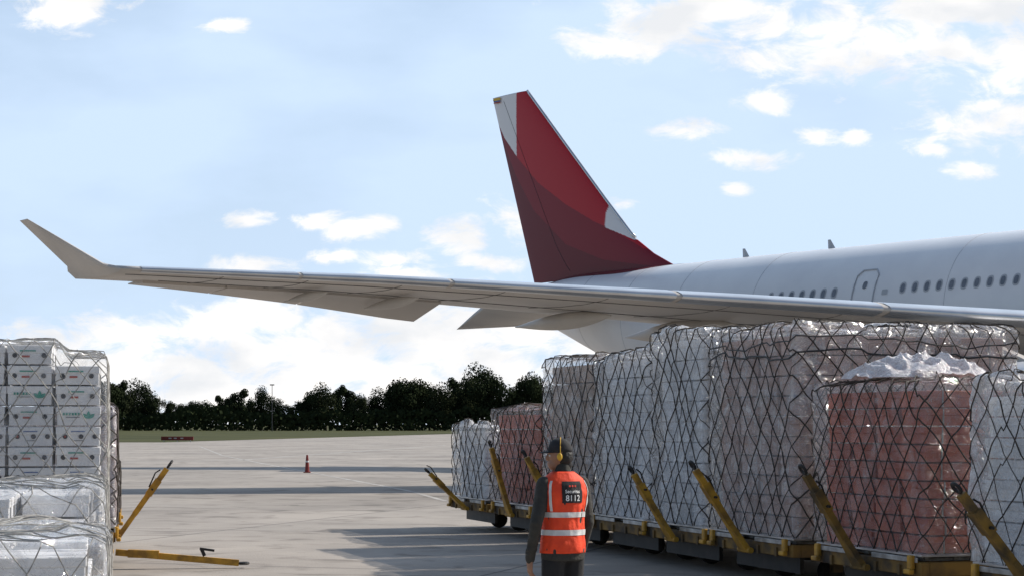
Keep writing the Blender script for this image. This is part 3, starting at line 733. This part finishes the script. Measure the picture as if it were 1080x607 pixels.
for i, d in enumerate(right):
    x, y = row(d['k']); 
    dolly((x, y, .004), TH, d['barlab'], d['bar'], M[d.get('yel', 'yellow')], d.get('length', 1.25))
    off = d['hx']-HX
    lx, ly = row(d['k'], off+.02)
    root, S_ = load(lx, ly, TH, d['hx'], d['hy'], d['zt'], i+1.37, d['lab'], M[d['f']], M['net_dark'], straps=d.get('straps', ()), pitch=(.3, .27, .29, .3, .3, .3, .3, .32)[i], rad=.0075, warp=.06, bulge=.035 if d['f'] != 'film_white' else .05, top=.09 if d['f'] != 'film_white' else .13, step=d.get('step'), sheet_off=-off, amp=.026 if d['f'] == 'film_white' else .02)
    nx, ny, nl = d['grid']
    cartons(root, d['hx']-.045, d['hy']-.045, .03, nx, ny, nl, (d['zt']-DZ-.13)/nl, M[d['c']], 'carton under the plastic of the '+cnames[i], 'cartons of the '+cnames[i], d['keep'])
    if i == 1:
        Mt = Matrix.Translation(root.location) @ Matrix.Rotation(TH, 4, 'Z')
        bm = bmesh.new(); bmesh.ops.create_grid(bm, x_segments=120, y_segments=100, size=1)
        for v in bm.verts:
            p = v.co.copy(); e = max(0, 1-(p.x*p.x*.9+p.y*p.y*.9))
            rd = 1-abs(noise.noise(Vector((p.x*2.6, p.y*1.6, 4))))*2.2; rd2 = 1-abs(noise.noise(Vector((p.x*6, p.y*3.5, 8))))*2.2
            edge = 1+.22*noise.noise(Vector((p.x*2, p.y*2, 11)))
            v.co = Vector((p.x*.74*edge, p.y*.72*edge, .02+e**.6*(.09+.14*max(0, rd)+.06*max(0, rd2)+.09*noise.noise(Vector((p.x*1.3, p.y*1.3, 3))))))
        mo = ob('bunched_plastic', bm, M['film_mound'], None, True); mo.location = Mt @ Vector((-.68, .2, 2.30-DZ+.01)); mo.rotation_euler = (0,0,TH)
        tag(mo, 'mound of bunched white plastic on top of the salmon red load', 'plastic sheet')

# left row
V = Vector((-.2, .98)).normalized(); NL = Vector((-.98, -.2)).normalized(); THL = math.atan2(NL.y, NL.x)
def left_center(nx_, ny_, hy, hx): 
    p = Vector((nx_, ny_))+V*hy+NL*hx; return p.x, p.y
logo_cache = {}
def flat(bm, pts, y, mi):
    bm.faces.new([bm.verts.new((x, y, z)) for x, z in pts]).material_index = mi
def disc(bm, cx, cz, r, y, mi): flat(bm, [(cx+r*math.cos(k*math.pi/7), cz+r*math.sin(k*math.pi/7)) for k in range(14)], y, mi)
def make_label(kind, ly):
    if kind in logo_cache: return logo_cache[kind]
    bm = bmesh.new(); y = ly/2+.006
    if kind == 'mark':
        for xx in (-.17,-.03,.13): disc(bm, xx, .095, .025, y, 1)  # flat dark discs stand in for carton holes, their inner shade painted on
        disc(bm, .13, .095, .011, y+.001, 0)
        flat(bm, [(-.07,.142),(.07,.142),(.07,.152),(-.07,.152)], y, 3); flat(bm, [(-.05,.05),(.05,.05),(.05,.056),(-.05,.056)], y, 1)
    elif kind == 'tag':
        disc(bm, -.14, .09, .025, y, 1); disc(bm, .15, .09, .025, y, 1)  # two more holes as painted dark discs
        flat(bm, [(.0,.07),(.08,.07),(.08,.09),(.0,.09)], y, 0); flat(bm, [(-.06,.13),(.1,.13),(.1,.144),(-.06,.144)], y, 2)
    else:
        for (x0, z0, x1, z1, w) in ((-.1,.07,-.16,.12,.018),(-.1,.07,-.1,.15,.018),(-.1,.07,-.04,.12,.018)):
            d = Vector((x1-x0, z1-z0)); n_ = Vector((-d.y, d.x)).normalized()
            L_ = [(x0+d.x*t+n_.x*w*math.sin(math.pi*t), z0+d.y*t+n_.y*w*math.sin(math.pi*t)) for t in [q/6 for q in range(7)]]+[(x0+d.x*t-n_.x*w*math.sin(math.pi*t), z0+d.y*t-n_.y*w*math.sin(math.pi*t)) for t in [1-q/6 for q in range(1, 6)]]
            flat(bm, L_, y+.0005*x1, 2)
        for q, xx in enumerate((-.01,.02,.05,.08,.11,.14)): flat(bm, [(xx,.105),(xx+.02,.105),(xx+.02,.13),(xx,.13)], y, 2)
        flat(bm, [(-.01,.08),(.13,.08),(.13,.087),(-.01,.087)], y, 1)
    me = mesh_from_bm('print_and_holes', bm, [M['print_red'], M['print_hole_dark'], M['print_teal'], M['print_blue']]); logo_cache[kind] = me; return me
def marks_l3(o, i, j, l, lx, ly, ch):
    if j != 1: return
    k = {6:'logo', 7:'logo', 9:'tag'}.get(l, 'mark' if l % 2 else 'tag')
    if k == 'logo' and (i+l) % 2: k = 'tag'
    link('print_and_holes', make_label(k, ly-.03), o)
lefts = [
 dict(n=(-2.15,9.9), hy=1.1, hx=1.42, zt=1.22, lab='low netted load of white cartons in the bottom left corner, nearest the camera', dl='cargo dolly under the nearest low white load at left', g=(5,3,4), f='film_left', r=None),
 dict(n=(-3.02,13.9), hy=1.15, hx=1.42, zt=1.38, lab='second low netted load of white cartons, in front of the tall white stack', dl='cargo dolly under the second low white load at left', g=(5,3,4), f='film_left', r=None),
 dict(n=(-4.22,19.6), hy=1.05, hx=1.45, zt=2.70, lab='tall netted stack of white printed cartons at the left edge', dl='cargo dolly under the tall white printed carton stack', g=(6,2,10), f='film_thin', r=None),
 dict(n=(-4.98,23.7), hy=1.15, hx=1.45, zt=2.06, lab='greyish pink netted load peeking out behind the tall white carton stack', dl='cargo dolly with raised yellow bar behind the tall white stack', g=None, f='film_rose', r=55),
 dict(n=(-5.75,27.6), hy=1.05, hx=1.4, zt=1.3, lab='lowest load of the left row, hidden behind the greyish pink one', dl='farthest cargo dolly of the left row', g=None, f='film_rose', r=None),
]
for i, d in enumerate(lefts):
    x, y = left_center(*d['n'], d['hy'], d['hx'])
    dp = Vector((x, y))-NL*(d['hx']-HX)
    dolly((dp.x, dp.y, .004), THL, d['dl'], d['r'], M['yellow'], 1.2)
    root, S_ = load(x, y, THL, d['hx'], d['hy'], d['zt'], 20+i*1.7, d['lab'], M[d['f']], M['net_light'] if i < 3 else M['net_dark'], pitch=.25 if i < 3 else .27, rad=(.0038,.0042,.0055,.008,.008)[i], warp=.05, bulge=.012 if i == 2 else .03, top=.02 if i == 2 else .09, step=(-.98, .12, 1) if i == 2 else None, sheet_off=HX-d['hx'], amp=.008 if i == 2 else .026)
    if d['g']:
        nx, ny, nl = d['g']; chh = (d['zt']-DZ-.05)/nl
        nm = ['nearest low load at left','second low load at left','tall printed stack at left'][i]
        if i == 2:
            cartons(root, d['hx']+.005, d['hy']-.0, .03, nx, ny, nl, chh, M['c_white'], 'white carton of the '+nm, 'cartons of the '+nm, lambda a, b_, l: a < 3 and b_ == 1 and not (l == 9 and a == 0), marks=marks_l3, jx=.006)
        else:
            cartons(root, d['hx']-.04, d['hy']-.04, .03, nx, ny, nl, chh*.95, M['c_white'], 'white carton of the '+nm, 'cartons of the '+nm, lambda a, b_, l: a < 2 and (l >= nl-2 or b_ == ny-1) and not (l == nl-1 and (a+b_*3+i) % 4 == 3))
    else:
        cartons(root, d['hx']-.05, d['hy']-.05, .03, 3, 3, int((d['zt']-DZ)/.25), .24, M['c_pink'], 'pinkish carton inside the load '+('peeking out behind the tall stack' if i == 3 else 'at the end of the left row'), 'cartons of the '+('greyish pink left load' if i == 3 else 'lowest left load'), lambda a, b_, l: a == 0 and (b_ == 2 or i == 3))

# loose yellow tow bar on the apron
root = empty('loose_tow_bar', (0,0,0)); tag(root, 'long yellow tow bar lying low on the apron beside the left dollies', 'tow bar')
p0 = W(122,573,24.2); p1 = W(252,586,24.4); root.location = (p0.x, p0.y, 0)
bm = bmesh.new(); a = Vector((0,0,.22)); b_ = Vector((p1.x-p0.x, p1.y-p0.y, .07))
dd = (b_-a)
def flatbar(bm, a, b_, w, h): 
    t = (b_-a).normalized(); s_ = Vector((0,1,0)).cross(t).normalized() if abs(t.z) > .9 else Vector((0,0,1)).cross(t).normalized(); u = t.cross(s_)
    loft(bm, [[P+s_*w/2+u*h/2, P-s_*w/2+u*h/2, P-s_*w/2-u*h/2, P+s_*w/2-u*h/2] for P in (a, b_)])
flatbar(bm, a, b_, .08, .08); flatbar(bm, a+dd*.1, a+dd*.35+Vector((0,0,.02)), .13, .1)
ob('bar', bm, M['yellow'], root)
bm = bmesh.new(); flatbar(bm, a+dd*.72+Vector((0,0,.05)), a+dd*.72+Vector((-.04,0,.14)), .04, .04); flatbar(bm, a+dd*.68+Vector((0,0,.14)), a+dd*.8+Vector((0,0,.13)), .04, .03); ob('latch', bm, M['steel_dark'], root)
bm = bmesh.new(); c0 = b_+dd.normalized()*.06
tube(bm, [c0+Vector((math.cos(q*math.pi/8)*.06, math.sin(q*math.pi/8)*.06, 0)) for q in range(16)], .018, 8, closed=True); ob('tow_eye', bm, M['steel_dark'], root)

# ------------------------------------------------------------------ cone and sign
cx_, cy_ = G(324,498)
root = empty('traffic_cone', (cx_, cy_, .004)); tag(root, 'small red traffic cone standing alone on the far apron', 'traffic cone')
bm = bmesh.new(); box(bm, (0,0,.02), (.26,.26,.04), bev=.01); tube(bm, [(0,0,.04),(0,0,.45),(0,0,.68)], [.09,.06,.035], 16); ob('cone_body', bm, M['cone_red'], root)
bm = bmesh.new(); tube(bm, [(0,0,.4),(0,0,.46)], [.07,.066], 16); ob('reflective_band', bm, M['refl_white'], root)
sx_, sy_ = (187-540)/F*200, 200.0
root = empty('airfield_sign', (sx_, sy_, 0)); tag(root, 'low dark red airfield sign on the grass edge beyond the apron', 'sign')
bm = bmesh.new(); box(bm, (0,0,.38), (3.4,.2,.4), bev=.02); ob('sign_board', bm, M['sign_red'], root)
bm = bmesh.new(); 
for x in (-.75,-.2,.5): box(bm, (x,-.105,.4), (.3,.012,.12))
ob('sign_face_marking', bm, M['sign_white'], root)
for x in (-1.4, 0, 1.4):
    bm = bmesh.new(); tube(bm, [(x,0,0),(x,0,.2)], .05, 8); ob('leg', bm, M['galv'], root)

# ------------------------------------------------------------------ trees
def tree_meshes(seed, h, w, mat):
    rnd = random.Random(seed)
    bm = bmesh.new()
    th = h*.42
    lean = rnd.uniform(-.3, .3)
    tube(bm, [(0,0,0),(lean*.3,0,th*.5),(lean,0,th),(lean*1.2,0,h*.75)], [.32,.24,.18,.06], 8)
    lobes = []
    for q in range(rnd.randint(13, 17)):
        a = rnd.uniform(0, 6.28); z = h*rnd.uniform(.28, .84)
        prof_r = math.sqrt(max(.05, 1-((z/h-.55)/.42)**2)); rr = w*.5*rnd.uniform(.1, .72)*prof_r
        c = Vector((rr*math.cos(a)+lean, rr*math.sin(a), z)); lobes.append((c, w*rnd.uniform(.15, .24)))
        tube(bm, [(lean*.6,0,th*.7),tuple((Vector((lean,0,th))*.5+c*.5)),tuple(c)], [.12,.08,.03], 5)
    tr = mesh_from_bm('trunk', bm, M['bark'])
    bm = bmesh.new()
    for c, r in lobes:
        for q in range(420):
            d = Vector((rnd.gauss(0,1), rnd.gauss(0,1), rnd.gauss(0,1))).normalized()
            p = c+Vector((d.x*r, d.y*r, d.z*r*.85))*rnd.uniform(.4, 1.0)
            s_ = rnd.uniform(.1, .26)
            t1 = Vector((rnd.gauss(0,1), rnd.gauss(0,1), rnd.gauss(0,1))).normalized(); t2 = t1.cross(d).normalized() if t1.cross(d).length > .01 else Vector((1,0,0))
            bm.faces.new([bm.verts.new(p+t1*s_), bm.verts.new(p+t2*s_*.8), bm.verts.new(p-t1*s_), bm.verts.new(p-t2*s_*.8)])
    me = bpy.data.meshes.new('crown'); bm.to_mesh(me); bm.free(); me.materials.append(mat)
    return tr, me
variants = [tree_meshes(11+q, 10, (10.5, 8.5, 12, 9.5, 7, 11)[q], M['leaf1'] if q % 2 == 0 else M['leaf2']) for q in range(6)]
prof_t = [(60,402),(85,410),(112,397),(124,400),(136,414),(148,404),(160,418),(178,422),(192,424),(206,421),(222,424),(236,416),(250,409),(262,421),(276,411),(291,423),(306,427),(318,421),(332,411),(344,407),(356,405),(369,407),(381,417),(392,423),(404,412),(417,403),(431,397),(445,402),(458,407),(470,413),(482,397),(494,400),(508,389),(517,396),(530,422),(546,406),(558,394),(569,397),(582,406),(600,402),(620,408),(645,400)]
rnd = random.Random(5)
for i, (px, py) in enumerate(prof_t):
    d = rnd.uniform(560, 620); z = (HZ-py)/F*d+CH; s_ = z/9.2
    tr, cr_ = variants[(i*5+i//3) % 6]
    root = empty('tree', ((px-540)/F*d, d, 0), rnd.uniform(0, 6.28)); sx = s_*rnd.uniform(.65, .95); root.scale = (sx, sx, s_)
    if py < 400: lb, gp = 'tall dark rounded tree rising above the treeline', 'tall trees of the treeline'
    elif py < 410: lb, gp = 'medium height dark tree in the far treeline', 'medium trees of the treeline'
    else: lb, gp = 'short dark tree in a dip of the far treeline', 'short trees of the treeline'
    tag(root, lb, 'tree', gp)
    link('trunk', tr, root); link('crown', cr_, root)
bm = bmesh.new()
for q in range(16000):
    x = rnd.uniform(-175, 60); y = 552+rnd.uniform(0, 34); h = 5.8+2.6*noise.noise(Vector((x*.05, 1, 2)))+1.4*noise.noise(Vector((x*.25, y*.1, 2)))
    z = h*rnd.random()**.7; s_ = rnd.uniform(.3, .6); p = Vector((x, y, z))
    t1 = Vector((rnd.gauss(0,1), rnd.gauss(0,.5), rnd.gauss(0,1))).normalized(); t2 = t1.cross(Vector((0,1,.3))).normalized()
    bm.faces.new([bm.verts.new(p+t1*s_), bm.verts.new(p+t2*s_), bm.verts.new(p-t1*s_), bm.verts.new(p-t2*s_)])
me = bpy.data.meshes.new('woodland'); bm.to_mesh(me); bm.free(); me.materials.append(M['leaf1'])
tag(link('woodland', me), 'dark low belt of bushes under the far treeline', 'woodland', kind='stuff')
x, y = (287-540)/F*520, 520
root = empty('light_mast', (x, y, 0)); tag(root, 'thin grey light mast rising above the far trees', 'light mast')
bm = bmesh.new(); tube(bm, [(0,0,0),(0,0,12.6)], [.16,.08], 8); ob('pole', bm, M['dark_metal'], root)
bm = bmesh.new(); box(bm, (0,0,12.7), (1.2,.4,.3), bev=.05); ob('lamp_head', bm, M['dark_metal'], root)

# ------------------------------------------------------------------ person
pr = empty('person', (.37, 13.8, .004), R(28)); pr.scale = (.88, .93, 1)
tag(pr, 'person seen from behind in orange hi-vis vest numbered 8112, dark jacket and black cap', 'person')
def limb(bm, pts, rad, seg=12):
    n = []; r = []
    P = [Vector(p) for p in pts]
    for i in range(len(P)-1):
        for q in range(4):
            t = q/4; n.append(P[i].lerp(P[i+1], t)); r.append(lerp(rad[i], rad[i+1], t))
    n.append(P[-1]); r.append(rad[-1])
    tube(bm, n, r, seg)
    for p, q in zip(P, rad): blob(bm, p, (q, q, q), 12, 8)
tors = [(.86,.165,.118),(.94,.172,.122),(1.04,.150,.112),(1.15,.155,.115),(1.28,.178,.125),(1.38,.185,.122),(1.43,.165,.105),(1.47,.115,.085),(1.51,.062,.06)]
def torso(bm, add, z0=-1, z1=9):
    rings = []
    for (z, rx, ry) in tors:
        if z < z0 or z > z1: continue
        rings.append([Vector(((rx+add)*math.cos(2*math.pi*k/32), (ry+add)*math.sin(2*math.pi*k/32), z)) for k in range(32)])
    loft(bm, rings)
arms = {-1: [(-.18,0,1.405),(-.285,-.06,1.14),(-.28,.045,.89)], 1: [(.18,0,1.405),(.228,-.02,1.13),(.215,.09,.88)]}
hq = Matrix.Rotation(R(58), 3, 'Z')
HC = Vector((-.016, .02, 1.612))
bm = bmesh.new()
torso(bm, 0)
limb(bm, [(0,0,1.48),(0,.01,1.56)], [.055,.05])
blob(bm, HC+Vector((0,0,.02)), (.074,.094,.108), 20, 14, rot=hq)
def hd(x, y, z): return HC+hq @ Vector((x, y, z))
blob(bm, hd(0,.045,-.055), (.05,.055,.048), rot=hq)
blob(bm, hd(0,.1,-.01), (.011,.02,.024), rot=hq)
blob(bm, hd(0,.092,-.052), (.022,.014,.01), rot=hq)
blob(bm, hd(0,.084,.03), (.05,.016,.012), rot=hq)
for sx in (-1, 1): blob(bm, hd(sx*.079,0,-.005), (.012,.02,.032), rot=hq)
for sd in (-1, 1):
    A = arms[sd]; limb(bm, A, [.05,.038,.026])
    w = Vector(A[2]); dn = Vector((0, .12, -1)).normalized(); fw = Vector((0, 1, .12)).normalized(); inn = Vector((-sd, 0, 0))
    ring = []
    for t, wd_, tk in ((0,.026,.02),(.03,.034,.016),(.07,.042,.016),(.095,.04,.014)):
        c = w+dn*t; ring.append([c+fw*wd_*math.cos(2*math.pi*k/14)+inn*tk*math.sin(2*math.pi*k/14) for k in range(14)])
    loft(bm, ring)
    for q, (o_, ln) in enumerate(((.031,.068),(.011,.078),(-.010,.072),(-.030,.056))):
        b0 = w+dn*.088+fw*o_
        limb(bm, [b0, b0+dn*ln*.42+inn*.006, b0+dn*ln*.72+inn*.02, b0+dn*ln*.93+inn*.038], [.0095,.009,.0082,.0072], 8)
    t0 = w+dn*.03+fw*.03
    limb(bm, [t0, t0+dn*.03+fw*.024+inn*.008, t0+dn*.062+fw*.03+inn*.02], [.012,.0105,.009], 8)
for sx in (-1, 1): limb(bm, [(sx*.09,0,.9),(sx*.1,.015,.5),(sx*.11,-.01,.1)], [.085,.056,.042])
for sx in (-1, 1): limb(bm, [(sx*.11,-.01,.06),(sx*.12,.12,.035)], [.04,.03])
body = fused('body', bm, M['skin'], .0065, pr, 2)
bm = bmesh.new()
torso(bm, .012, .8, 1.05)
for sx in (-1, 1): limb(bm, [(sx*.088,0,.87),(sx*.1,.015,.5),(sx*.112,-.01,.1)], [.102,.08,.068])
fused('trousers', bm, M['trouser'], .012, pr, 3)
for sx in (-1, 1):
    bm = bmesh.new(); limb(bm, [(sx*.112,-.03,.055),(sx*.12,.06,.05),(sx*.128,.17,.04)], [.052,.05,.038]); box(bm, (sx*.12,.06,.015), (.1,.29,.03))
    fused('boot', bm, M['black_fabric'], .01, pr, 2)
bm = bmesh.new()
torso(bm, .022, .86, 1.49)
for sd in (-1, 1):
    A = arms[sd]; limb(bm, A, [.066,.052,.04])
    limb(bm, [Vector(A[2])+Vector((0,-.002,.03)), Vector(A[2])+Vector((0,.004,-.015))], [.043,.041])
    for z in (.5, .8): 
        p = Vector(A[0]).lerp(Vector(A[1]), z); blob(bm, p, (.06,.06,.02))
    for z in (.3, .55, .8):
        p = Vector(A[1]).lerp(Vector(A[2]), z); blob(bm, p, (.05,.05,.016))
limb(bm, [(0,0,1.46),(0,.0,1.52)], [.08,.068])
fused('jacket', bm, M['jacket'], .009, pr, 3)
vt = [(.915,.194,.150),(.98,.196,.152),(1.05,.182,.145),(1.15,.18,.142),(1.28,.203,.150),(1.36,.212,.150),(1.41,.205,.140),(1.45,.178,.122),(1.48,.135,.104),(1.505,.09,.084)]
def vest_pt(th, z, off=0):
    rx, ry = vt[-1][1], vt[-1][2]
    for i in range(len(vt)-1):
        if z <= vt[i+1][0]+1e-6:
            t = max(0, (z-vt[i][0])/(vt[i+1][0]-vt[i][0])); rx = lerp(vt[i][1], vt[i+1][1], t); ry = lerp(vt[i][2], vt[i+1][2], t); break
    w = (.013*noise.noise(Vector((math.cos(th)*2.5, math.sin(th)*2.5, z*7)))+.006*noise.noise(Vector((math.cos(th)*6, math.sin(th)*6, z*16))))*(1 if z < 1.4 else .3)
    return Vector(((rx+off+w)*math.cos(th), (ry+off+w)*math.sin(th), z))
zs = [.915+i*.015 for i in range(32)]+[1.395,1.41,1.43,1.45,1.465,1.48,1.495,1.505]
bm = bmesh.new(); loft(bm, [[vest_pt(2*math.pi*k/96, z) for k in range(96)] for z in zs], cap=False)
vest = ob('vest', bm, M['vest'], pr, True); sd_ = vest.modifiers.new('t', 'SOLIDIFY'); sd_.thickness = .004
def patch(name, th0, th1, z0, z1, mat, off=.004, n=40, m_=6):
    bm = bmesh.new(); loft(bm, [[vest_pt(lerp(th0, th1, k/n), lerp(z0, z1, j/m_), off) for k in range(n+1)] for j in range(m_+1)], cap=False, closed_ring=False)
    return ob(name, bm, mat, vest, True)
patch('reflective_strip', 0, 2*math.pi, 1.175, 1.213, M['refl_strip'], n=96)
patch('reflective_strip', 0, 2*math.pi, 1.045, 1.085, M['refl_strip'], n=96)
patch('back_panel', R(-90-25), R(-90+28), 1.28, 1.435, M['black_fabric'], .004, m_=12)
for sx in (-1, 1):
    patch('reflective_strip', R(-90)+sx*R(50), R(-90)+sx*R(57), 1.22, 1.44, M['refl_strip'], .006, 6, 14)
def text_on(name, txt, size, z, mat, x0=0):
    cu = bpy.data.curves.new('t', 'FONT'); cu.body = txt; cu.size = size; cu.align_x = 'CENTER'; cu.offset = size*.01
    o = bpy.data.objects.new('t', cu); COL.objects.link(o); me = evald(o); bpy.data.objects.remove(o)
    bm = bmesh.new(); bm.from_mesh(me); bmesh.ops.triangulate(bm, faces=bm.faces); bmesh.ops.subdivide_edges(bm, edges=bm.edges, cuts=1)
    for v in bm.verts:
        x, zz = v.co.x+x0, v.co.y+z
        v.co = vest_pt(R(-89)+x/.19, zz, .009)
    me2 = bpy.data.meshes.new(name); bm.to_mesh(me2); bm.free(); me2.materials.append(mat)
    return link(name, me2, vest)
M['txt'] = pm('white print', (.85,.85,.85), (.8,.8,.8), 5, .6)
M['txt_o'] = pm('red print on back', (.8,.06,.03), (.75,.05,.03), 5, .6)
text_on('number_lettering', '8112', .06, 1.295, M['txt']); text_on('name_lettering', 'Securitas', .034, 1.352, M['txt'])
bm = bmesh.new()
for k in (-1, 0, 1):
    vs = [bm.verts.new(vest_pt(R(-89)+(k*.024+.008*math.cos(q*math.pi/5))/.19, 1.402+.008*math.sin(q*math.pi/5), .009)) for q in range(10)]
    bm.faces.new(vs)
ob('back_emblem', bm, M['txt_o'], vest)
bm = bmesh.new(); ring = []
for t in range(9):
    a = t/8*math.pi/2; ring.append([hd((.080*math.cos(a)**.8+.001)*math.cos(2*math.pi*k/28), (.1*math.cos(a)**.8+.001)*math.sin(2*math.pi*k/28), .036+.098*math.sin(a)) for k in range(28)])
loft(bm, ring); 
capo = ob('cap', bm, M['black_fabric'], pr, True)
bm = bmesh.new()
loft(bm, [[hd(.075*math.cos(a), .09*math.sin(a)+.0, .045) for a in [math.pi*k/14 for k in range(15)]], [hd(.074*math.cos(a), .095*math.sin(a)+.075*max(0, math.sin(a))**.6, .03) for a in [math.pi*k/14 for k in range(15)]]], cap=False, closed_ring=False)
br_ = ob('brim', bm, M['black_fabric'], capo); sd2 = br_.modifiers.new('t', 'SOLIDIFY'); sd2.thickness = .005
bm = bmesh.new(); tube(bm, [hd(.09*math.cos(a), -.005, .01+.128*math.sin(a)) for a in [math.pi*k/24 for k in range(25)]], .004, 6); ob('headband', bm, M['cap_yellow'], capo, True)
bm = bmesh.new(); blob(bm, hd(-.09,.0,.0), (.015,.022,.028), 14, 10, rot=hq); blob(bm, hd(.09,.0,.0), (.015,.022,.028), 14, 10, rot=hq); ob('ear_cover', bm, M['cap_yellow'], capo, True)
bm = bmesh.new()
blob(bm, hd(0,-.03,.0), (.078,.076,.085), 20, 14, rot=hq); blob(bm, hd(0,-.065,-.06), (.045,.035,.05), rot=hq)
fused('hair', bm, M['hair'], .006, pr, 2)
for sx in (-1, 1):
    bm = bmesh.new(); blob(bm, hd(sx*.03,.079,.008), (.013,.012,.01), 10, 8); ob('eye', bm, M['eye'], pr, True)
print('cartons', ncart)
